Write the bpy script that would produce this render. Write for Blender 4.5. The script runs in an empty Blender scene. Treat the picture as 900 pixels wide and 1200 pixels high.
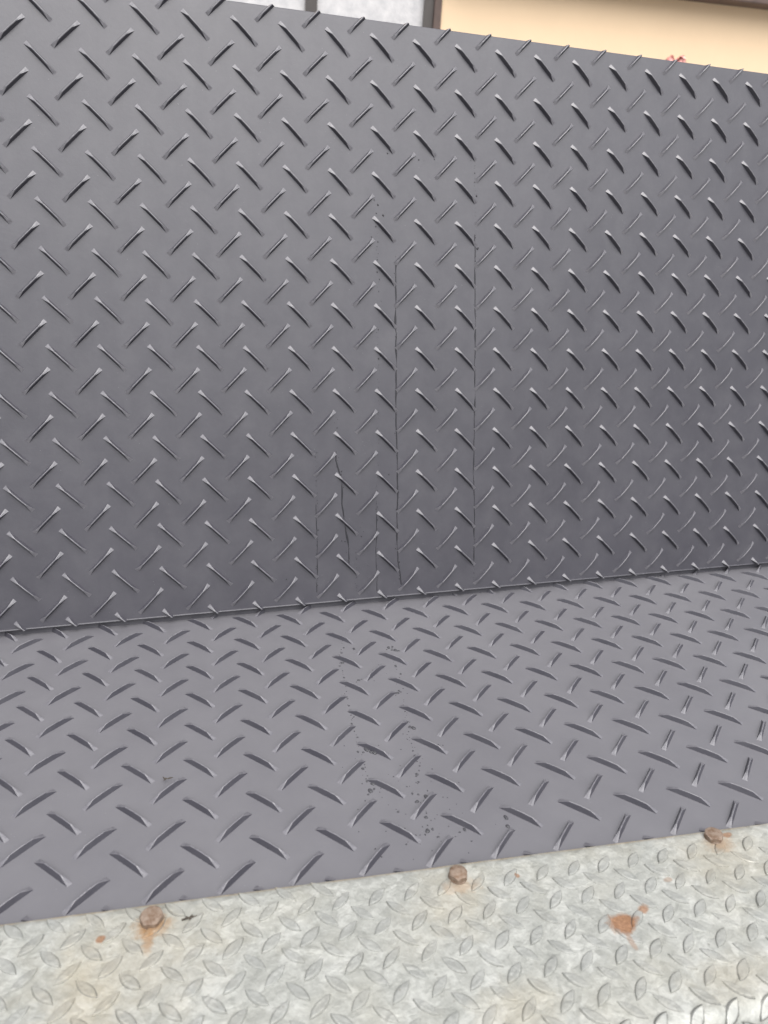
import bpy, bmesh, math, random
from mathutils import Matrix, Vector, noise

random.seed(7)
S = bpy.context.scene
COL = S.collection

# ------------------------------------------------------------------ camera
cam_d = bpy.data.cameras.new("camera")
cam = bpy.data.objects.new("camera", cam_d)
COL.objects.link(cam)
RIGHT = Vector((0.95546358, -0.28923245, 0.05859984))
DOWN = Vector((-0.05386645, -0.36616268, -0.92899047))
FWD = Vector((0.29015127, 0.88445999, -0.36543503))
CAM = Vector((-0.3222113, -0.79072626, 0.43716274))
FPX = 907.68
m = Matrix((( RIGHT.x, -DOWN.x, -FWD.x, CAM.x),
            ( RIGHT.y, -DOWN.y, -FWD.y, CAM.y),
            ( RIGHT.z, -DOWN.z, -FWD.z, CAM.z),
            (0, 0, 0, 1)))
cam.matrix_world = m
cam_d.sensor_fit = 'VERTICAL'
cam_d.sensor_height = 24.0
cam_d.sensor_width = 18.0
cam_d.lens = FPX / 1200 * 24.0
cam_d.clip_start = 0.02
cam_d.clip_end = 500
cam_d.dof.use_dof = True
cam_d.dof.focus_distance = 0.80
cam_d.dof.aperture_fstop = 6.3
S.camera = cam

# ------------------------------------------------------------------ sky and sun (bright overcast)
SUN_EL, SUN_AZ = math.radians(63.5), math.radians(-86)      # azimuth: direction towards the sun, measured from +X to +Y
W = bpy.data.worlds.new("World")
S.world = W
W.use_nodes = True
wn = W.node_tree
for n in list(wn.nodes):
    wn.nodes.remove(n)
sky = wn.nodes.new("ShaderNodeTexSky")
sky.sky_type = 'NISHITA'
sky.sun_disc = False
sky.sun_elevation = SUN_EL
sky.sun_rotation = math.radians(90) - SUN_AZ
sky.air_density = 1.0
sky.dust_density = 6.0
sky.ozone_density = 1.0
hs = wn.nodes.new("ShaderNodeHueSaturation")                # cloud cover: the sky's blue mostly washed out
hs.inputs["Saturation"].default_value = 0.30
bg = wn.nodes.new("ShaderNodeBackground")
bg.inputs["Strength"].default_value = 0.075
wo = wn.nodes.new("ShaderNodeOutputWorld")
wn.links.new(sky.outputs[0], hs.inputs["Color"])
wn.links.new(hs.outputs[0], bg.inputs["Color"])
wn.links.new(bg.outputs[0], wo.inputs["Surface"])

sun_d = bpy.data.lights.new("sun", 'SUN')
sun_d.energy = 1.5
sun_d.angle = math.radians(88)
sun_d.color = (1.0, 0.985, 0.985)
sun = bpy.data.objects.new("sun", sun_d)
COL.objects.link(sun)
sd = Vector((math.cos(SUN_EL) * math.cos(SUN_AZ), math.cos(SUN_EL) * math.sin(SUN_AZ), math.sin(SUN_EL)))
sun.rotation_euler = sd.to_track_quat('Z', 'Y').to_euler()
sun.location = (0, 0, 6)

S.view_settings.view_transform = 'Standard'
S.view_settings.look = 'None'
S.view_settings.gamma = 1.0
S.view_settings.use_curve_mapping = False
S.view_settings.exposure = 1.35
S.render.engine = 'CYCLES'
S.cycles.use_denoising = True
S.cycles.max_bounces = 8

# ------------------------------------------------------------------ frames of the plates
P = 0.05                       # pitch of the big ribs, metres
RT = 0.95833                   # row spacing over column spacing
TH = math.radians(103.9876)    # angle between the two dark plates
PHI = math.radians(-4.42478)   # the lower plates lie slightly askew to the upright one
XL, XR = -0.95, 0.98           # how far the plates run to either side

def frame(o, x, y, z):
    return Matrix(((x[0], y[0], z[0], o[0]), (x[1], y[1], z[1], o[1]), (x[2], y[2], z[2], o[2]), (0, 0, 0, 1)))

BACK = frame((-8 * P, -12.355 * P * math.cos(TH), 12.355 * P * math.sin(TH)),
             (1, 0, 0), (0, -math.cos(TH), math.sin(TH)), (0, -math.sin(TH), -math.cos(TH)))
SEAT_Z = -0.00848
SEAT = Matrix.Translation((-0.3997, -0.33755, SEAT_Z)) @ Matrix.Rotation(PHI, 4, 'Z')
GALV_H = 0.006                 # top of the galvanised plate above the dark one

def to_px(v):
    d = v - CAM
    z = d.dot(FWD)
    if z < 0.05:
        return None
    return 450 + FPX * d.dot(RIGHT) / z, 600 + FPX * d.dot(DOWN) / z, z

# ------------------------------------------------------------------ helpers
def obj(name, me, mat=None, parent=None, mw=None):
    o = bpy.data.objects.new(name, me)
    COL.objects.link(o)
    if mat is not None and me is not None and len(me.materials) == 0:
        me.materials.append(mat)
    if parent is not None:
        o.parent = parent
    if mw is not None:
        o.matrix_local = mw
    return o

def tag(o, label=None, cat=None, group=None, kind=None):
    if label: o["label"] = label
    if cat: o["category"] = cat
    if group: o["group"] = group
    if kind: o["kind"] = kind
    return o

def mesh(name, verts, faces, smooth=False):
    me = bpy.data.meshes.new(name)
    me.from_pydata(verts, [], faces)
    me.update()
    bm = bmesh.new(); bm.from_mesh(me)
    bmesh.ops.recalc_face_normals(bm, faces=bm.faces)
    bm.to_mesh(me); bm.free()
    if smooth:
        for p in me.polygons: p.use_smooth = True
    return me

def box(name, x0, x1, y0, y1, z0, z1, bev=0.0):
    bm = bmesh.new()
    bmesh.ops.create_cube(bm, size=1.0)
    for v in bm.verts:
        v.co = Vector((x0 if v.co.x < 0 else x1, y0 if v.co.y < 0 else y1, z0 if v.co.z < 0 else z1))
    if bev:
        bmesh.ops.bevel(bm, geom=list(bm.edges), offset=bev, segments=2, affect='EDGES', profile=0.5)
    me = bpy.data.meshes.new(name)
    bm.to_mesh(me); bm.free()
    return me

# ------------------------------------------------------------------ materials
class NT:
    def __init__(self, name):
        self.m = bpy.data.materials.new(name)
        self.m.use_nodes = True
        self.t = self.m.node_tree
        self.b = self.t.nodes["Principled BSDF"]
        g = self.n("ShaderNodeNewGeometry")
        self.pos = g.outputs["Position"]
    def n(self, k):
        return self.t.nodes.new(k)
    def link(self, a, b):
        self.t.links.new(a, b)
    def put(self, sock, v):
        if isinstance(v, bpy.types.NodeSocket): self.link(v, sock)
        else: sock.default_value = v
    def noise(self, scale, detail=4, rough=0.55, vec=None, dist=0.0, col=False):
        n = self.n("ShaderNodeTexNoise")
        n.inputs["Scale"].default_value = scale
        n.inputs["Detail"].default_value = detail
        n.inputs["Roughness"].default_value = rough
        n.inputs["Distortion"].default_value = dist
        self.link(vec or self.pos, n.inputs["Vector"])
        return n.outputs["Color" if col else 0]
    def ramp(self, v, stops, interp='LINEAR'):
        r = self.n("ShaderNodeValToRGB")
        r.color_ramp.interpolation = interp
        e = r.color_ramp.elements
        for i, (p, c) in enumerate(stops):
            if i >= 2: e.new(p)
            e[i].position = p
            e[i].color = c if len(c) == 4 else (*c, 1)
        self.link(v, r.inputs[0])
        return r.outputs[0]
    def math(self, op, a, b=0.0, c=None, clamp=False):
        n = self.n("ShaderNodeMath"); n.operation = op; n.use_clamp = clamp
        self.put(n.inputs[0], a); self.put(n.inputs[1], b)
        if c is not None: self.put(n.inputs[2], c)
        return n.outputs[0]
    def vmath(self, op, a, b):
        n = self.n("ShaderNodeVectorMath"); n.operation = op
        self.put(n.inputs[0], a); self.put(n.inputs[1], b)
        return n.outputs["Value"] if op in ('LENGTH', 'DISTANCE', 'DOT_PRODUCT') else n.outputs[0]
    def mix(self, f, a, b, blend='MIX'):
        n = self.n("ShaderNodeMix"); n.data_type = 'RGBA'; n.blend_type = blend
        self.put(n.inputs[0], f)
        for s, v in ((n.inputs[6], a), (n.inputs[7], b)):
            if isinstance(v, tuple) and len(v) == 3: v = (*v, 1)
            self.put(s, v)
        return n.outputs[2]
    def maprange(self, v, a, b, c=0.0, d=1.0):
        n = self.n("ShaderNodeMapRange")
        self.link(v, n.inputs[0])
        for i, x in enumerate((a, b, c, d)): n.inputs[1 + i].default_value = x
        return n.outputs[0]
    def bump(self, h, strength, dist, normal=None):
        n = self.n("ShaderNodeBump")
        n.inputs["Strength"].default_value = strength
        n.inputs["Distance"].default_value = dist
        self.link(h, n.inputs["Height"])
        if normal is not None: self.link(normal, n.inputs["Normal"])
        return n.outputs[0]
    def stain(self, c, sx, sy, wob=0.4, nz=300.0, edge=0.25):
        """mask of one stain: centre c (world), half sizes sx, sy, ragged outline"""
        d = self.vmath('SUBTRACT', self.pos, tuple(c))
        d = self.vmath('MULTIPLY', d, (1 / sx, 1 / sy, 0))
        l = self.vmath('LENGTH', d, (0, 0, 0))
        k = self.math('MULTIPLY', self.math('SUBTRACT', self.noise(nz, 3, 0.6), 0.5), wob * 4)
        l = self.math('ADD', l, k)
        return self.maprange(l, 1.0 + edge, 1.0 - edge)
    def set(self, **kw):
        for k, v in kw.items():
            s = self.b.inputs[k.replace("_", " ")]
            if isinstance(v, tuple) and len(v) == 3: v = (*v, 1)
            self.put(s, v)

def mat_paint(sky_lit, ridge_lit=False):
    """sky_lit: paler tone on the level plate, sky light put into its colour"""
    t = NT("ridge_highlight_paint" if ridge_lit else "sky_lit_dark_grey_paint" if sky_lit else "dark_grey_paint")
    big = t.noise(7, 5, 0.6)
    fine = t.noise(900, 2, 0.5)
    col = t.mix(t.maprange(big, 0.3, 0.7), (0.036, 0.0348, 0.0445), (0.042, 0.0407, 0.0515))
    if sky_lit:
        film = t.math('ADD', t.maprange(t.noise(4.5, 4, 0.6), 0.3, 0.7, 0.50, 0.72), t.math('MULTIPLY', t.noise(45, 6, 0.7), 0.22))
        col = t.mix(film, col, (0.144, 0.142, 0.1515))
    else:
        film = t.maprange(t.noise(28, 6, 0.7), 0.42, 0.85, 0.0, 0.20)
        run = t.noise(1.0, 4, 0.6, t.vmath('MULTIPLY', t.pos, (38, 38, 3.0)))     # faint dried rain streaks
        film = t.math('ADD', film, t.maprange(run, 0.40, 0.80, 0.0, 0.10))
        col = t.mix(film, col, (0.12, 0.118, 0.125))
    if ridge_lit:                                                  # ridge highlights put into the colour as a paler tone
        col = t.mix(t.maprange(t.noise(240, 5, 0.7), 0.3, 0.65, 0.35, 0.9), col, (0.150, 0.147, 0.160))
    sp = t.n("ShaderNodeTexVoronoi"); sp.inputs["Scale"].default_value = 210
    t.link(t.pos, sp.inputs["Vector"])
    hit = t.maprange(sp.outputs["Distance"], 0.10, 0.05)
    gate = t.maprange(t.noise(60, 2), 0.60, 0.64)
    col = t.mix(t.math('MULTIPLY', t.math('MULTIPLY', hit, gate), 0.30), col, (0.30, 0.29, 0.29))
    rough = t.maprange(big, 0.25, 0.75, *((0.34, 0.42) if sky_lit else (0.38, 0.44)))
    nrm = t.bump(t.noise(2.2, 2), 0.25, 0.012)
    nrm = t.bump(t.noise(320, 3, 0.6), 0.14, 0.0006, nrm)
    nrm = t.bump(fine, 0.12, 0.0003, nrm)
    t.set(Base_Color=col, Roughness=rough, Normal=nrm)
    t.b.inputs["Specular IOR Level"].default_value = 0.75
    return t.m

GZ = SEAT_Z + GALV_H
def mat_galv(lug=False):
    t = NT("worn_zinc_lug" if lug else "weathered_galvanised_steel")
    a = t.noise(38, 6, 0.65, dist=0.6)
    b = t.noise(130, 5, 0.65, dist=0.8)
    v = t.n("ShaderNodeTexVoronoi"); v.inputs["Scale"].default_value = 120
    t.link(t.vmath('ADD', t.pos, t.vmath('MULTIPLY', t.noise(60, 2, col=True), (0.02, 0.02, 0.0))), v.inputs["Vector"])
    sp = t.vmath('DOT_PRODUCT', v.outputs["Color"], (0.6, 0.4, 0.0))
    k = t.math('ADD', t.math('ADD', t.math('MULTIPLY', a, 0.37), t.math('ADD', t.math('MULTIPLY', b, 0.34), t.math('MULTIPLY', t.noise(420, 4, 0.7), 0.20))), t.math('MULTIPLY', sp, 0.17))
    col = t.ramp(k, [(0.38, (0.235, 0.241, 0.222)), (0.48, (0.285, 0.291, 0.268)), (0.56, (0.325, 0.331, 0.307)), (0.64, (0.395, 0.400, 0.375))])
    if lug:                                                   # tops scuffed to a greyer, smoother zinc
        col = t.mix(0.55, col, (0.275, 0.282, 0.267))
    # broad yellowish weathering
    yel = t.maprange(t.noise(16, 4, 0.6), 0.48, 0.74, 0.0, 0.20)
    col = t.mix(yel, col, (0.39, 0.355, 0.26), 'MIX')
    grime = t.maprange(t.noise(75, 6, 0.7), 0.57, 0.75, 0.0, 0.5)
    col = t.mix(grime, col, (0.22, 0.22, 0.195))
    y2 = None
    for c, sx, sy in (((-0.352, -0.430, GZ), 0.040, 0.035), ((-0.135, -0.432, GZ), 0.022, 0.022), ((0.075, -0.442, GZ), 0.035, 0.022),
                      ((-0.375, -0.455, GZ), 0.016, 0.03), ((0.02, -0.53, GZ), 0.03, 0.012), ((-0.13, -0.515, GZ), 0.02, 0.015)):
        col = t.mix(t.math('MULTIPLY', t.stain(c, sx, sy, 0.5, 70, 0.7), 0.24), col, (0.37, 0.31, 0.20))
    for c, sx, sy, f in (((-0.3345, -0.4035, GZ), 0.010, 0.008, 0.75), ((-0.338, -0.414, GZ), 0.003, 0.009, 0.6), ((0.0835, -0.4325, GZ), 0.010, 0.007, 0.5),
                      ((-0.1265, -0.4215, GZ), 0.010, 0.006, 0.4)):
        col = t.mix(t.math('MULTIPLY', t.stain(c, sx, sy, 0.5, 220, 0.5), f), col, (0.28, 0.16, 0.07))
    for c, sx, sy, f in (((-0.0315, -0.4765, GZ), 0.0105, 0.0075, 0.95), ((-0.0105, -0.470, GZ), 0.0042, 0.0034, 0.8), ((-0.3657, -0.4056, GZ), 0.0028, 0.0028, 0.85),
                      ((-0.0838, -0.4224, GZ), 0.0018, 0.0018, 0.8), ((0.0955, -0.4255, GZ), 0.004, 0.0022, 0.75), ((-0.034, -0.491, GZ), 0.002, 0.006, 0.45),
                      ((0.022, -0.452, GZ), 0.003, 0.002, 0.4)):
        rustc = t.mix(t.maprange(t.noise(420, 4, 0.7), 0.35, 0.65), (0.19, 0.092, 0.045), (0.29, 0.155, 0.08))
        col = t.mix(t.math('MULTIPLY', t.stain(c, sx, sy, 0.32, 150, 0.22), f), col, rustc)
    spk = t.n("ShaderNodeTexVoronoi"); spk.inputs["Scale"].default_value = 120
    t.link(t.pos, spk.inputs["Vector"])
    hit = t.math('MULTIPLY', t.maprange(spk.outputs["Distance"], 0.13, 0.06), t.maprange(t.noise(45, 2), 0.56, 0.6))
    col = t.mix(t.math('MULTIPLY', hit, 0.55), col, (0.16, 0.15, 0.13))
    # rust-tinged cut edge at the rear of the plate
    yl = t.vmath('DOT_PRODUCT', t.vmath('SUBTRACT', t.pos, (-0.3997, -0.33755, 0.0)), (-math.sin(PHI), math.cos(PHI), 0.0))
    edge = t.math('MULTIPLY', t.maprange(yl, -0.0456, -0.0436), t.maprange(t.noise(55, 4, 0.7), 0.35, 0.6, 0.2, 0.9))
    col = t.mix(edge, col, (0.30, 0.235, 0.15))
    nrm = t.bump(t.noise(85, 4, 0.6, dist=0.5), 0.6, 0.0024)
    nrm = t.bump(t.noise(420, 3, 0.6), 0.35, 0.0007, nrm)
    t.set(Base_Color=col, Roughness=t.maprange(b, 0.3, 0.7, 0.36, 0.6), Normal=nrm)
    t.b.inputs["Metallic"].default_value = 0.4 if lug else 0.3
    return t.m

def mat_rust():
    t = NT("rusty_bolt_steel")
    a = t.noise(260, 5, 0.65)
    col = t.ramp(a, [(0.3, (0.11, 0.062, 0.034)), (0.5, (0.185, 0.135, 0.100)), (0.7, (0.24, 0.19, 0.15))])
    t.set(Base_Color=col, Roughness=0.62, Normal=t.bump(t.noise(700, 4, 0.65), 0.6, 0.0006))
    t.b.inputs["Metallic"].default_value = 0.2
    return t.m

def mat_water(c, r):
    t = NT("water")
    t.set(Base_Color=c, Roughness=r)      # a film of water over the dark paint
    t.b.inputs["IOR"].default_value = 1.333
    return t.m

def mat_plain(name, c0, c1, scale, rough, bump=0.0, bd=0.002, metallic=0.0):
    t = NT(name)
    a = t.noise(scale, 5, 0.6)
    t.set(Base_Color=t.mix(t.maprange(a, 0.3, 0.7), c0, c1), Roughness=rough)
    if bump: t.set(Normal=t.bump(t.noise(scale * 6, 4), bump, bd))
    t.b.inputs["Metallic"].default_value = metallic
    return t.m

M_PAINT = mat_paint(False)
M_SKY_LIT = mat_paint(True)
M_RIDGE_LIT = mat_paint(False, True)
M_GALV = mat_galv()
M_LUG = mat_galv(True)
M_LUG_RIM = mat_plain("dark_zinc_rim", (0.075, 0.077, 0.07), (0.15, 0.152, 0.14), 60, 0.6, 0.3, 0.0006, 0.2)
M_RUST = mat_rust()
M_WATER = mat_water((0.028, 0.028, 0.032), 0.28)
M_WATER_FLAT = mat_water((0.055, 0.055, 0.060), 0.06)
M_WALL = mat_plain("cream_render", (0.76, 0.575, 0.385), (0.80, 0.61, 0.41), 3, 0.9, 0.3, 0.003)
M_TIMBER = mat_plain("dark_brown_timber", (0.075, 0.052, 0.045), (0.12, 0.08, 0.066), 14, 0.6, 0.3)
M_ALU = mat_plain("dark_window_frame", (0.055, 0.048, 0.046), (0.075, 0.066, 0.06), 10, 0.45)
M_PANE = mat_plain("frosted_pane", (0.44, 0.44, 0.45), (0.60, 0.59, 0.59), 22, 0.35, 0.4, 0.004)
M_GROUND = mat_plain("grey_concrete_ground", (0.20, 0.196, 0.188), (0.26, 0.255, 0.245), 2.5, 0.9, 0.3)
M_PINK = mat_plain("pink_petal", (0.74, 0.36, 0.33), (0.80, 0.46, 0.42), 40, 0.6)
M_GREEN = mat_plain("green_leaf", (0.05, 0.10, 0.03), (0.08, 0.14, 0.045), 20, 0.55)
M_DEBRIS = mat_plain("dark_plant_bit", (0.03, 0.026, 0.02), (0.07, 0.055, 0.04), 300, 0.8)

# ------------------------------------------------------------------ setting
g = obj("ground", mesh("ground", [(-60, -60, -0.45), (60, -60, -0.45), (60, 60, -0.45), (-60, 60, -0.45)], [(0, 1, 2, 3)]), M_GROUND)
tag(g, kind="structure")

# ------------------------------------------------------------------ plates
T = 0.005
def extrude_profile(name, prof, x0, x1, nx=2, closed=True, shear=None):
    """prof: list of (y, z) in the plate's frame, drawn out along x"""
    vs, fs = [], []
    n = len(prof)
    for i in range(nx):
        x = x0 + (x1 - x0) * i / (nx - 1)
        for (y, z) in prof: vs.append((x, y, z))
    for i in range(nx - 1):
        for j in range(n if closed else n - 1):
            a, b = i * n + j, i * n + (j + 1) % n
            fs.append((a, b, b + n, a + n))
    fs.append(tuple(range(n - 1, -1, -1)))
    fs.append(tuple((nx - 1) * n + j for j in range(n)))
    return mesh(name, vs, fs)

YT, YB = 0.555 * P, -12.355 * P
bx0, bx1 = XL + 8 * P, 0.55 + 8 * P
r = 0.0008
prof = [(YB, -T), (YT - r, -T), (YT, -T + r), (YT, -r), (YT - r, 0), (YB, 0)]
back = obj("upright_tread_plate", extrude_profile("upright_tread_plate", prof, bx0, bx1), M_PAINT)
back.matrix_world = BACK
tag(back, "upright dark grey painted steel tread plate with slanting raised ribs", "tread plate", "dark grey tread plates")
# rolled lip along the lower edge, and the return that stands on the lower plate
lip = []
for k in range(7):
    a = math.radians(52 - k * 24)
    lip.append((YB - 0.0006 + 0.0007 * math.sin(a), -0.0002 + 0.0007 * math.cos(a)))
lip = [(YB + 0.0020, -T + 0.001), (YB + 0.0006, 0.0001)] + lip + [(YB - 0.0016, -T + 0.001)]
obj("lower_lip", extrude_profile("lower_lip", lip, bx0, bx1), M_PAINT, back)
obj("return_flange", extrude_profile("return_flange", [(YB + 0.03, -T - 0.0005), (YB + 0.03, -T - 0.0035), (YB - 0.0075, -T - 0.0035), (YB - 0.0075, -T - 0.0005)], bx0, bx1), M_PAINT, back)

# lower dark plate: outline in its own frame; the rear edge runs along the upright plate
IS = SEAT.inverted()
def sl(x, y): 
    v = IS @ Vector((x, y, SEAT_Z)); return (v.x, v.y)
FY = -0.0560
def front_at(x):      # world x -> local point on the front edge
    a = IS @ Vector((x, -0.40, SEAT_Z)); return (a.x, FY)
out = [front_at(XL), front_at(XR), sl(XR, 0.030), sl(XL, 0.030)]
vs = [(x, y, 0.0) for x, y in out] + [(x, y, -T) for x, y in out]
seat = obj("lower_tread_plate", mesh("lower_tread_plate", vs, [(0, 1, 2, 3), (7, 6, 5, 4), (0, 4, 5, 1), (1, 5, 6, 2), (2, 6, 7, 3), (3, 7, 4, 0)]), M_SKY_LIT)
seat.matrix_world = SEAT
tag(seat, "flat dark grey painted steel tread plate below the upright one, wet in the middle", "tread plate", "dark grey tread plates")

# galvanised plate: flat, rounded over at the front, hanging flange
GY0, GR = -0.0431, 0.014
def gpath(s, x):
    """arc length from the rear edge -> (y, z, tilt) of the upper face"""
    GY1 = (-0.541 + 0.33755 - math.sin(PHI) * x) / math.cos(PHI)      # the front edge runs parallel to the upright plate
    L1 = GY0 - GY1
    if s <= L1: return GY0 - s, GALV_H, 0.0
    a = (s - L1) / GR
    if a < math.pi / 2: return GY1 - GR * math.sin(a), GALV_H - GR * (1 - math.cos(a)), a
    return GY1 - GR, GALV_H - GR - (s - L1 - GR * math.pi / 2), math.pi / 2
def grows(x):
    L = GY0 - (-0.541 + 0.33755 - math.sin(PHI) * x) / math.cos(PHI)
    return [0, 0.0006] + [L * k / 24 for k in range(1, 24)] + [L + GR * math.pi / 2 * k / 10 for k in range(11)] + [L + GR * math.pi / 2 + d for d in (0.02, 0.05)]
ss = grows(0.0)
GXL, GXR = IS @ Vector((XL, -0.42, 0)), IS @ Vector((XR, -0.42, 0))
NX = 220
vs, fs = [], []
def gdent(x, y):
    return 0.0004 * noise.noise(Vector((x * 22, y * 22, 3.1))) + 0.0002 * noise.noise(Vector((x * 70, y * 70, 8.0)))
for layer in (0, 1):
    for i in range(NX):
        x = GXL.x + (GXR.x - GXL.x) * i / (NX - 1)
        for s in grows(x):
            y, z, a = gpath(s, x)
            d = gdent(x, y) - (0.0006 if s == 0 and layer == 0 else 0) - layer * 0.0045
            vs.append((x, y - math.sin(a) * d, z + math.cos(a) * d))
n = len(ss); N1 = NX * n
for i in range(NX - 1):
    for j in range(n - 1):
        a = i * n + j
        fs.append((a, a + 1, a + n + 1, a + n))
        fs.append((N1 + a, N1 + a + n, N1 + a + n + 1, N1 + a + 1))
    for j in (0, n - 1):
        a = i * n + j
        fs.append((a, a + n, N1 + a + n, N1 + a))
for i in (0, NX - 1):
    for j in range(n - 1):
        a = i * n + j
        fs.append((a, N1 + a, N1 + a + 1, a + 1))
galv = obj("galvanised_tread_plate", mesh("galvanised_tread_plate", vs, fs, True), M_GALV)
galv.matrix_world = SEAT
tag(galv, "pale weathered galvanised steel tread plate with lens shaped lugs and rust spots along the front", "tread plate")

# ------------------------------------------------------------------ raised ribs and lugs
RL, RW, RH = 0.0365, 0.0047, 0.0042
def rib_geo():
    st = [(-1, 0.0), (-0.80, 0.40), (-0.50, 0.90), (0.0, 1.0), (0.50, 0.90), (0.80, 0.40), (1, 0.0)]
    vs, fs = [], []
    for t, h in st:
        x = t * RL / 2
        hw = RW / 2 * (1.0 if abs(t) < 1 else 0.94)
        tw = hw - (hw - 0.00062) * min(1, h / 0.9)
        z = 0.00004 + h * RH
        vs += [(x, -hw, -0.0006), (x, -tw, z), (x, 0, z + 0.00032 * min(1, h)), (x, tw, z), (x, hw, -0.0006)]
    k = len(st)
    for i in range(k - 1):
        a, b = i * 5, i * 5 + 5
        for j in range(4): fs.append((a + j, a + j + 1, b + j + 1, b + j))
        fs.append((a + 4, a, b, b + 4))
    fs.append((0, 1, 2, 3, 4)); fs.append(tuple(5 * (k - 1) + j for j in (4, 3, 2, 1, 0)))
    return vs, fs
RV, RF = rib_geo()
def lug_geo():
    n = 7
    def outline(a, b, z):
        pts = []
        for sgn in (1, -1):
            for i in range(n):
                t = -1 + 2 * i / n
                t *= sgn
                pts.append((a * t, sgn * b * (1 - abs(t) ** 2.0), z))
        return pts
    A, B = 0.0096, 0.0033
    vs = outline(A * 1.07, B * 1.24, -0.0003) + outline(A, B, 0.00010) + outline(A * 0.93, B * 0.84, 0.00105) + outline(A * 0.80, B * 0.60, 0.00118) + [(0, 0, 0.00112)]
    k = 2 * n; fs = []
    for q in range(3):
        for i in range(k):
            j = (i + 1) % k
            fs.append((q * k + i, q * k + j, (q + 1) * k + j, (q + 1) * k + i))
    for i in range(k): fs.append((3 * k + i, 3 * k + (i + 1) % k, 4 * k))
    return vs, fs
LV, LF = lug_geo()
ME_RIB = mesh("rib", RV, RF); ME_RIB.materials.append(M_PAINT); ME_RIB.materials.append(M_RIDGE_LIT)
for p in ME_RIB.polygons:
    p.material_index = 1 if p.normal.z > 0.6 else 0  # rib tops get the painted highlight tone, sides stay dark
ME_LUG = mesh("lug", LV, LF); ME_LUG.materials.append(M_LUG); ME_LUG.materials.append(M_LUG_RIM)
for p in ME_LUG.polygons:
    p.material_index = 1 if p.index < 14 else 0  # outer ring of each lug in a darker zinc tone

def clipped(me0, mtx, planes):
    """a rib cut off flush at the plate's edge; planes: (point, outward normal) in the plate's frame; mesh stays in the plate's frame"""
    bm = bmesh.new(); bm.from_mesh(me0); bm.transform(mtx)
    for co, no in planes:
        res = bmesh.ops.bisect_plane(bm, geom=bm.verts[:] + bm.edges[:] + bm.faces[:], plane_co=co, plane_no=no, clear_outer=True)
        ed = [e for e in res['geom_cut'] if isinstance(e, bmesh.types.BMEdge)]
        if len(ed) >= 3: bmesh.ops.holes_fill(bm, edges=ed)
    if len(bm.faces) < 4:
        bm.free(); return None
    me = bpy.data.meshes.new("rib"); bm.to_mesh(me); bm.free()
    for q in me0.materials: me.materials.append(q)
    return me

def lay(parent, base, spots, me0, name, restname, clip=None, limit=300):
    """spots: matrices in the plate's frame. The ones that show largest become parts, the rest one joined part."""
    ranked = []
    for mt, cut in spots:
        c = base @ mt.translation
        px = to_px(c)
        score = 0
        if px and -20 < px[0] < 920 and -20 < px[1] < 1220:
            vd = (CAM - c).normalized()
            nrm = (base.to_3x3() @ mt.to_3x3()) @ Vector((0, 0, 1))
            score = abs(vd.dot(nrm)) / px[2] ** 2
        ranked.append((score, mt, cut))
    ranked.sort(key=lambda q: -q[0])
    rv, rf, ri = [], [], []
    n = 0
    for score, mt, cut in ranked:
        me = me0
        if cut:
            me = clipped(me0, mt, cut)
            if me is None: continue
        if score > 0 and n < limit:
            o = obj(name, me, None, parent)
            if not cut: o.matrix_local = mt
            n += 1
        else:
            k = len(rv)
            for v in me.vertices:
                rv.append(tuple(v.co if cut else mt @ v.co))
            for p in me.polygons:
                rf.append(tuple(k + i for i in p.vertices)); ri.append(p.material_index)
    if rv:
        me = mesh(restname, rv, rf)
        o = obj(restname, me, me0.materials[0], parent)
        if len(me0.materials) > 1:
            me.materials.append(me0.materials[1])
            for p in me.polygons: p.material_index = ri[p.index]
        o["kind"] = "stuff"

def rmat(x, y, ang, z=0.0):
    return Matrix.Translation((x, y, z)) @ Matrix.Rotation(math.radians(ang), 4, 'Z')

jit = random.Random(3)
spots = []
CUTB, CUTT = YB - 0.0012, YT
for c in range(-11, 28):
    for rr in range(-1, 14):
        for dx, ang in ((0, -45), (0.5, 45)):
            x, y = (c + dx) * P, -(rr + dx) * P * RT
            if not (bx0 + 0.02 < x < bx1 - 0.02): continue
            if y > YT + 0.013 or y < YB - 0.0125: continue
            cut = []
            if y > YT - 0.0145: cut.append((Vector((0, CUTT, 0)), Vector((0, 1, 0))))
            if y < YB + 0.0135: cut.append((Vector((0, CUTB, 0)), Vector((0, -1, 0))))
            spots.append((rmat(x + jit.gauss(0, 0.0002), y + jit.gauss(0, 0.0002), ang + jit.gauss(0, 0.4)), cut))
lay(back, BACK, spots, ME_RIB, "rib", "outer_ribs")

spots = []
for c in range(-13, 30):
    for rr in range(-2, 13):
        for dx, ang in ((0, -45), (0.5, 45)):
            x, y = (c + dx) * P, (rr + dx) * P * RT
            w = SEAT @ Vector((x, y, 0))
            if not (XL + 0.02 < w.x < XR - 0.02) or w.y > 0.014: continue
            if y < GY0 - 0.013: continue
            cut = []
            if y < GY0 + 0.014: cut.append((Vector((0, GY0 + 0.0004, 0)), Vector((0, -1, 0))))
            spots.append((rmat(x + jit.gauss(0, 0.0002), y + jit.gauss(0, 0.0002), ang + jit.gauss(0, 0.4)), cut))
lay(seat, SEAT, spots, ME_RIB, "rib", "outer_ribs")

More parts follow.
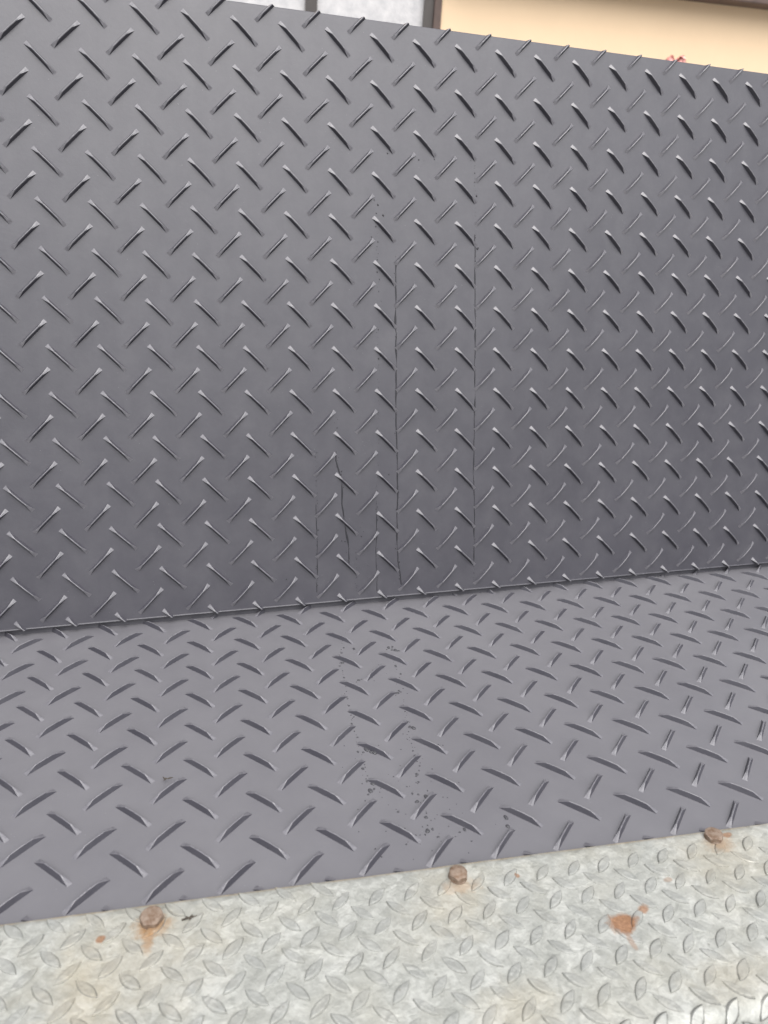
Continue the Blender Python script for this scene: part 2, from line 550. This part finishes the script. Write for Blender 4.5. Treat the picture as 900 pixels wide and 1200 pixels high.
spots = []
gx, gy = (0.4891508 * P, 0.0023697 * P), (-0.00094824 * P, 0.4728723 * P)
g0 = (0.2056976 * P, -2.4346409 * P)
for c in range(-28, 58):
    for rr in range(-9, 6):
        for dx, ang in ((0, -44), (0.5, 44)):
            x = g0[0] + (c + dx) * gx[0] + (rr + dx) * gy[0]
            y = g0[1] + (c + dx) * gx[1] + (rr + dx) * gy[1]
            if not (GXL.x + 0.015 < x < GXR.x - 0.015): continue
            s = GY0 - y
            if s < 0.0068 or s > grows(x)[-2]: continue
            yy, zz, a = gpath(s, x)
            mt = Matrix.Translation((x + jit.gauss(0, 0.0003), yy, zz + gdent(x, yy) * math.cos(a))) @ Matrix.Rotation(a, 4, 'X') @ Matrix.Rotation(math.radians(ang + jit.gauss(0, 1.2)), 4, 'Z')
            mt = mt @ Matrix.Diagonal((jit.uniform(0.96, 1.04), jit.uniform(0.92, 1.08), jit.uniform(0.6, 1.1), 1))
            spots.append((mt, []))
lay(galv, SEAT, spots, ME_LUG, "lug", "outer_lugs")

# ------------------------------------------------------------------ bolts
def hex_head(af, h, dome=0.0):
    n = 36
    def hexr(a):
        b = (a + math.pi / 6) % (math.pi / 3) - math.pi / 6
        return af / 2 * (0.28 + 0.72 / math.cos(b))
    rings = []
    rings.append([(hexr(2 * math.pi * i / n), 0.0) for i in range(n)])
    rings.append([(hexr(2 * math.pi * i / n), h * (0.97 - 0.42 * (hexr(2 * math.pi * i / n) / (af / 2) - 1) / 0.1547)) for i in range(n)])
    rings.append([(af / 2 * 0.93, h) for i in range(n)])
    rings.append([(af / 2 * 0.80, h + 0.3 * dome) for i in range(n)])
    rings.append([(af / 2 * 0.4, h + dome) for i in range(n)])
    vs, fs = [], []
    for rg in rings:
        for i, (rad, z) in enumerate(rg):
            a = 2 * math.pi * i / n
            vs.append((rad * math.cos(a), rad * math.sin(a), z))
    for q in range(len(rings) - 1):
        for i in range(n):
            j = (i + 1) % n
            fs.append((q * n + i, q * n + j, (q + 1) * n + j, (q + 1) * n + i))
    fs.append(tuple((len(rings) - 1) * n + i for i in range(n)))
    return mesh("head", vs, fs)
def washer(rad, h):
    n = 36; vs = []; fs = []
    for rr, z in ((rad, 0), (rad, h * 0.6), (rad * 0.94, h), (rad * 0.5, h)):
        for i in range(n):
            a = 2 * math.pi * i / n
            w = rr * (1 + 0.02 * math.sin(3 * a + 1))
            vs.append((w * math.cos(a), w * math.sin(a), z))
    for q in range(3):
        for i in range(n):
            j = (i + 1) % n
            fs.append((q * n + i, q * n + j, (q + 1) * n + j, (q + 1) * n + i))
    fs.append(tuple(3 * n + i for i in range(n)))
    return mesh("washer", vs, fs)
def shank(rad, depth):
    n = 16; vs = []
    for z in (0.001, -depth):
        for i in range(n): vs.append((rad * math.cos(2 * math.pi * i / n), rad * math.sin(2 * math.pi * i / n), z))
    fs = [(i, (i + 1) % n, n + (i + 1) % n, n + i) for i in range(n)] + [tuple(range(n, 2 * n))]
    return mesh("shank", vs, fs)
bolts = [((-0.3345, -0.3985), 20, 0.0138, 0.0038, 0.0003, (2.0, -3), "rusty hex bolt on the pale plate with a rust drip below it, leftmost of three"),
         ((-0.1262, -0.4135), 38, 0.0126, 0.0042, 0.0012, (1, 0), "brown domed hex bolt in the middle of the pale plate's rear edge"),
         ((0.0828, -0.4255), 8, 0.0130, 0.0037, 0.0003, (-4, -5), "tilted rusty hex bolt with a yellow stain, rightmost of three")]
for (bx, by), rz, af, h, dm, tilt, lab in bolts:
    e = bpy.data.objects.new("hex_bolt", None); COL.objects.link(e)
    e.location = (bx, by, GZ); e.rotation_euler = (math.radians(tilt[0]), math.radians(tilt[1]), math.radians(rz))
    e.empty_display_size = 0.01
    tag(e, lab, "bolt", "bolts along the pale plate")
    obj("washer", washer(af * 0.535, 0.0012), M_RUST, e)
    hd = obj("head", hex_head(af, h, dm), M_RUST, e); hd.location = (0, 0, 0.0010)
    obj("shank", shank(0.004, 0.02), M_RUST, e)

# ------------------------------------------------------------------ water runs and drops on the dark plates (millimetres in the plate's frame; y down on the upright one)
def run_mesh(pts, w, h, seed):
    rd = random.Random(seed)
    fine = []
    for (x0, y0), (x1, y1) in zip(pts, pts[1:]):
        k = max(2, int(math.hypot(x1 - x0, y1 - y0) / 2.5))
        for i in range(k):
            t = i / k
            fine.append((x0 + (x1 - x0) * t, y0 + (y1 - y0) * t))
    fine.append(pts[-1])
    vs, fs = [], []
    n = len(fine); m_ = 5
    for i, (x, y) in enumerate(fine):
        wob = 1.1 * noise.noise(Vector((y * 0.06, seed, 0.3))) + 0.25 * noise.noise(Vector((y * 0.5, seed, 2.3)))
        ww = w * max(0.15, 0.62 + 1.1 * noise.noise(Vector((y * 0.06, seed + 4, 5)))) * (1.0 if 0 < i < n - 1 else 0.2)
        hh = h * (0.8 + 0.5 * noise.noise(Vector((y * 0.2, seed + 9, 1))))
        for q in range(m_):
            a = math.pi * q / (m_ - 1)
            vs.append(((x + wob + ww / 2 * math.cos(a)) / 1000, -y / 1000, (0.03 + hh * math.sin(a)) / 1000))
    for i in range(n - 1):
        for q in range(m_ - 1):
            a = i * m_ + q
            fs.append((a, a + 1, a + m_ + 1, a + m_))
        fs.append((i * m_ + m_ - 1, i * m_, (i + 1) * m_, (i + 1) * m_ + m_ - 1))
    fs.append(tuple(range(m_))); fs.append(tuple((n - 1) * m_ + q for q in range(m_)))
    return mesh("water_run", vs, fs, True)
runs = [([(363.5, 225), (363, 262), (362.7, 306), (361.7, 394), (363, 474), (361, 557), (366, 606)], 2.3, 0.24, 1, "long wavy water trickle running down the middle of the upright plate"),
        ([(461.5, 190), (462, 250), (462.6, 314), (461.8, 395), (461, 478), (462.2, 540), (461.6, 590)], 1.8, 0.2, 2, "thin straight water trickle on the upright plate, farthest right"),
        ([(288.6, 440), (288.3, 451.6), (294, 471.6), (294.4, 501.7), (300.6, 552.8), (301.2, 571.4)], 2.2, 0.22, 3, "short crooked water trickle low on the upright plate")]
runs += [([(336.5, 500), (335.8, 514), (335.0, 560), (335.5, 612)], 1.3, 0.16, 4, "faint water trickle low on the upright plate, just left of the long wavy one"),
         ([(262.8, 500), (263.4, 550), (261.5, 606)], 1.2, 0.15, 5, "faint water trickle reaching the lower edge of the upright plate, leftmost of all")]
for pts, w, h, sd_, lab in runs:
    o = obj("water_trickle", run_mesh(pts, w, h, sd_), M_WATER); o.matrix_world = BACK
    tag(o, lab, "water trickle", "water trickles on the upright plate")

def drops(dots, base, name, flip):
    vs, fs = [], []
    rd = random.Random(11)
    for (x, y, rad) in dots:
        k = len(vs)
        n = 10
        ex, ey = rd.uniform(0.8, 1.2), rd.uniform(0.85, 1.5)
        for q, (fr, z) in enumerate(((1, 0.02), (0.85, 0.24), (0.5, 0.40))):
            for i in range(n):
                a = 2 * math.pi * i / n
                wv = 1 + 0.12 * math.sin(2 * a + x) + 0.08 * math.sin(3 * a + y)
                vs.append(((x + rad * fr * ex * wv * math.cos(a)) / 1000, (flip * y + rad * fr * ey * wv * math.sin(a)) / 1000, (0.02 + z * rad) / 1000))
        vs.append((x / 1000, flip * y / 1000, (0.02 + 0.45 * rad) / 1000))
        for q in range(2):
            for i in range(n):
                j = (i + 1) % n
                fs.append((k + q * n + i, k + q * n + j, k + (q + 1) * n + j, k + (q + 1) * n + i))
        for i in range(n): fs.append((k + 2 * n + i, k + 2 * n + (i + 1) % n, k + 3 * n))
        fs.append(tuple(k + n - 1 - i for i in range(n)))
    o = obj(name, mesh(name, vs, fs, True), M_WATER if flip < 0 else M_WATER_FLAT)
    o.matrix_world = base
    return o
rd = random.Random(5)
def along(pts, step, sx, r0, r1, keep=0.8):
    o = []
    for (x0, y0), (x1, y1) in zip(pts, pts[1:]):
        L = math.hypot(x1 - x0, y1 - y0); k = max(1, int(L / step))
        for i in range(k):
            if rd.random() > keep: continue
            t = (i + rd.random() * 0.8) / k
            rad = r0 + (r1 - r0) * rd.random() ** 3
            o.append((x0 + (x1 - x0) * t + rd.gauss(0, sx), y0 + (y1 - y0) * t + rd.gauss(0, 0.6), rad))
    return o
bd = []
bd += along([(264.7, 440), (263.6, 550), (261.3, 606)], 3.0, 0.7, 0.35, 0.8)
bd += along([(340.2, 156), (342, 249), (341.6, 335), (339, 433), (335.8, 514), (335.3, 612)], 4.2, 1.0, 0.35, 1.0, 0.75)
bd += along([(309.9, 553), (309.9, 610)], 3, 0.6, 0.35, 0.7)
bd += along([(350, 108), (371, 114.5), (422, 111.6), (463, 108)], 8, 1.2, 0.4, 1.1, 0.6)
bd += along([(461, 112), (462.2, 216), (462.6, 300)], 4.5, 0.4, 0.3, 0.7, 0.8)
bd += along([(462.2, 540), (461.4, 608)], 3, 0.3, 0.3, 0.6, 0.9)
bd += along([(363, 219), (362.7, 285)], 4, 0.5, 0.3, 0.7, 0.8)
bd += along([(290, 400), (288.5, 440)], 3, 1, 0.35, 0.8)
bd += along([(363, 230), (362.7, 306), (361.7, 394), (363, 474), (361, 557), (366, 606)], 5.0, 1.2, 0.4, 1.1, 0.6)
bd += along([(462.2, 250), (462.6, 314), (461.8, 395), (461, 478), (462, 590)], 6.0, 0.9, 0.35, 0.9, 0.5)
bd += along([(289, 445), (294, 471), (294.5, 502), (300.6, 553), (301.2, 575)], 5.0, 1.2, 0.4, 1.0, 0.7)
bd += along([(318, 505), (322, 600)], 7, 3, 0.35, 0.8)
for x, y in ((288, 540), (293, 546), (297, 547), (211, 585), (226, 587), (352, 470), (301, 572), (346, 140), (343, 165), (349, 176), (335, 200), (465, 207), (463.5, 148)):
    bd.append((x, y, rd.uniform(0.7, 1.3)))
tag(drops(bd, BACK, "water_droplets_upright", -1), "tiny water droplets strung in vertical lines on the upright plate", "water droplets", None, "stuff")
sdrops = []
A = [(258, 301), (244, 250), (242, 202), (238, 147), (237, 97), (235, 64), (234, 44)]
Bp = [(304, 262), (296, 195), (288, 127), (283, 79), (276, 38), (274, 0), (279, -18)]
sdrops += along(A, 4.0, 1.3, 0.4, 1.3, 0.8)
sdrops += along(Bp, 4.0, 1.5, 0.4, 1.5, 0.8)
sdrops += along([(240, 75), (246, 30), (262, 10)], 5, 4, 0.4, 1.3, 0.8)
sdrops += along([(275, 60), (290, 20), (300, -20)], 5, 9, 0.35, 1.2, 0.8)
sdrops += along([(283, 230), (268, 190)], 5, 4, 0.4, 1.0)
for x, y, q in ((249, 93, 2.7), (246.5, 94.5, 1.8), (292, 122, 2.0), (289, 124, 1.4), (306, 256, 2.2), (309, 254, 1.6), (262, 264, 2.0), (245, 238, 1.8), (268, 17, 1.9), (271, 29, 1.6), (335, -8, 1.6), (337, 1, 1.9), (284, 84, 1.6), (240, 55, 1.8), (300, -6, 1.6)):
    sdrops.append((x, y, q))
for x, y, q in ((243, 99, 3.0), (286, 131, 2.4), (236, 47, 2.6), (280, 33, 2.8), (300, 262, 2.8), (256, 205, 2.2), (243, 149, 2.3), (290, 178, 2.2), (271, -3, 2.6), (247, 243, 2.6)):
    for k, (dx, dy) in enumerate(((0, 0), (1.5, 0.5), (-1.1, -1.3))):      # small puddles held by the ribs
        sdrops.append((x + dx * q * rd.uniform(0.9, 1.2), y + dy * q * rd.uniform(0.9, 1.2), q * (0.75, 0.4, 0.3)[k]))
for _ in range(60):
    sdrops.append((rd.uniform(215, 330), rd.uniform(-35, 120), rd.uniform(0.3, 0.7)))
tag(drops(sdrops, SEAT, "water_droplets_lower", 1), "scattered water droplets in two trails across the flat dark plate", "water droplets", None, "stuff")

# ------------------------------------------------------------------ bits of debris
def scrap(name, segs, rad, base, loc, label, cat):
    vs, fs = [], []
    for (a, b) in segs:
        a, b = Vector(a) / 1000, Vector(b) / 1000
        d = (b - a).normalized(); u = d.orthogonal().normalized(); w = d.cross(u)
        k = len(vs)
        for c, rr in ((a, rad), (a.lerp(b, 0.5), rad * 1.2), (b, rad * 0.5)):
            for i in range(6):
                an = i * math.pi / 3
                vs.append(tuple(c + (u * math.cos(an) + w * math.sin(an)) * rr / 1000))
        for q in range(2):
            for i in range(6):
                j = (i + 1) % 6
                fs.append((k + q * 6 + i, k + q * 6 + j, k + q * 6 + 6 + j, k + q * 6 + 6 + i))
        fs.append(tuple(k + 5 - i for i in range(6))); fs.append(tuple(k + 12 + i for i in range(6)))
    o = obj(name, mesh(name, vs, fs), M_DEBRIS)
    o.matrix_world = base @ Matrix.Translation(loc)
    return tag(o, label, cat)
scrap("dry_twig", [((-3, 1, .6), (0, 0, .8)), ((0, 0, .8), (4, 1.2, .6)), ((-1, 0.4, .8), (-3.4, -1.4, .5)), ((-3, 1, .6), (-4, 3, .5))], 0.5, SEAT, (0.0746, 0.0811, 0.0032),
      "tiny dark dry twig lying on a rib of the flat dark plate", "twig")
scrap("dried_leaf_scrap", [((-5, -0.6, .6), (-1, 0, .9)), ((-1, 0, .9), (5, 1.2, .5)), ((0, 0, .8), (2, 2.4, .5)), ((-1, 0, .8), (-2.4, 1.8, .5)), ((1, 0, .7), (0, -1.6, .5))], 0.55, SEAT, (0.0934, -0.0590, GALV_H + 0.0002),
      "small dark dried leaf scrap on the pale plate right of the leftmost bolt", "leaf scrap")

# ------------------------------------------------------------------ house wall behind
HR = Matrix.Translation((1.13537, 3.40927, 0)) @ Matrix.Rotation(math.radians(-8), 4, 'Z')   # x along the wall, -y towards the camera
house = bpy.data.objects.new("house", None); COL.objects.link(house); house.matrix_world = HR
house.location = HR.translation + Vector((0, 0, -0.45))
G0 = 0.45
tag(house, "cream rendered house wall with a dark framed white window behind the plates", "house")
obj("wall", box("wall", 0.05, 2.5, 0.0, 0.2, 0, 2.9 + G0), M_WALL, house)
obj("wall", box("wall", -3.2, 0.05, 0.003, 0.2, 0, 0.6 + G0), M_WALL, house)
obj("wall", box("wall", -3.2, 0.05, 0.003, 0.2, 2.2 + G0, 2.9 + G0), M_WALL, house)
bm_ = obj("timber_beam", box("timber_beam", 0.06, 2.6, -0.10, -0.002, 1.508 + G0, 1.66 + G0, 0.006), M_TIMBER, house)
win = obj("window", box("window", -3.2, 0.013, 0.05, 0.10, 0.6 + G0, 0.66 + G0), M_ALU, house)
obj("window_post", box("window_post", 0.014, 0.051, -0.012, 0.10, 0.6 + G0, 2.2 + G0, 0.003), M_TIMBER, house)
obj("frame", box("frame", -0.032, 0.0135, 0.005, 0.08, 0.661 + G0, 2.2 + G0), M_ALU, win)
for x in (-0.614, -1.25, -1.9, -2.6):
    obj("mullion", box("mullion", x, x + 0.057, 0.01, 0.08, 0.661 + G0, 2.2 + G0, 0.002), M_ALU, win)
xs = [(-0.557, -0.032), (-1.193, -0.614), (-1.843, -1.25), (-2.543, -1.9), (-3.2, -2.6)]
for a, b in xs:
    obj("pane", box("pane", a, b, 0.035, 0.045, 0.661 + G0, 2.2 + G0), M_PANE, win)

# ------------------------------------------------------------------ flowering plant in front of the wall
plant = bpy.data.objects.new("flowering_plant", None); COL.objects.link(plant)
plant.location = (1.88, 2.409, -0.45)
tag(plant, "pink flowers just showing above the top edge of the upright plate", "flower")
def tube(name, pts, r0, r1):
    vs, fs = [], []; n = 7
    for i, p in enumerate(pts):
        rr = r0 + (r1 - r0) * i / (len(pts) - 1)
        for k in range(n):
            a = 2 * math.pi * k / n
            vs.append((p[0] + rr * math.cos(a), p[1] + rr * math.sin(a), p[2]))
    for i in range(len(pts) - 1):
        for k in range(n):
            fs.append((i * n + k, i * n + (k + 1) % n, (i + 1) * n + (k + 1) % n, (i + 1) * n + k))
    return mesh(name, vs, fs, True)
heads = [((-0.026, 0.0, 1.522), 0.020), ((0.028, 0.0, 1.522), 0.026), ((0.050, 0.01, 1.508), 0.016)]
rp = random.Random(2)
for (hx, hy, hz), hr in heads:
    obj("stem", tube("stem", [(hx * 0.2, hy, 0), (hx * 0.4, hy, 0.6), (hx * 0.9, hy, 1.2), (hx, hy, hz)], 0.006, 0.003), M_GREEN, plant)
    vs, fs = [], []
    for q in range(34):
        d = Vector((rp.gauss(0, 1), rp.gauss(0, 1), rp.gauss(0.3, 1))).normalized()
        u = d.orthogonal().normalized(); w = d.cross(u)
        an = rp.random() * 6.28
        u, w = u * math.cos(an) + w * math.sin(an), w * math.cos(an) - u * math.sin(an)
        c = d * hr * rp.uniform(0.45, 1.0); s_ = hr * rp.uniform(0.35, 0.55)
        k = len(vs)
        for (a, b, e) in ((-1, -.3, 0), (-.5, .8, .25), (.5, .8, .25), (1, -.3, 0), (0, -1, -.2), (0, 0.1, -0.15)):
            vs.append(tuple(Vector((hx, hy, hz)) + c + (u * a + w * b + d * e) * s_))
        fs += [(k + 5, k, k + 1), (k + 5, k + 1, k + 2), (k + 5, k + 2, k + 3), (k + 5, k + 3, k + 4), (k + 5, k + 4, k)]
    obj("flower_head", mesh("flower_head", vs, fs), M_PINK, plant)
for q in range(26):
    z = rp.uniform(0.15, 1.38); a = rp.random() * 6.28; ln = rp.uniform(0.06, 0.1)
    d = Vector((math.cos(a), math.sin(a), 0.25)); sv = Vector((-math.sin(a), math.cos(a), 0))
    p0 = Vector((0, 0, z))
    vs = [tuple(p0), tuple(p0 + d * ln * 0.5 + sv * ln * 0.35), tuple(p0 + d * ln), tuple(p0 + d * ln * 0.5 - sv * ln * 0.35), tuple(p0 + d * ln * 0.5 + Vector((0, 0, -0.012)))]
    obj("leaf", mesh("leaf", vs, [(0, 1, 4), (1, 2, 4), (2, 3, 4), (3, 0, 4)]), M_GREEN, plant)
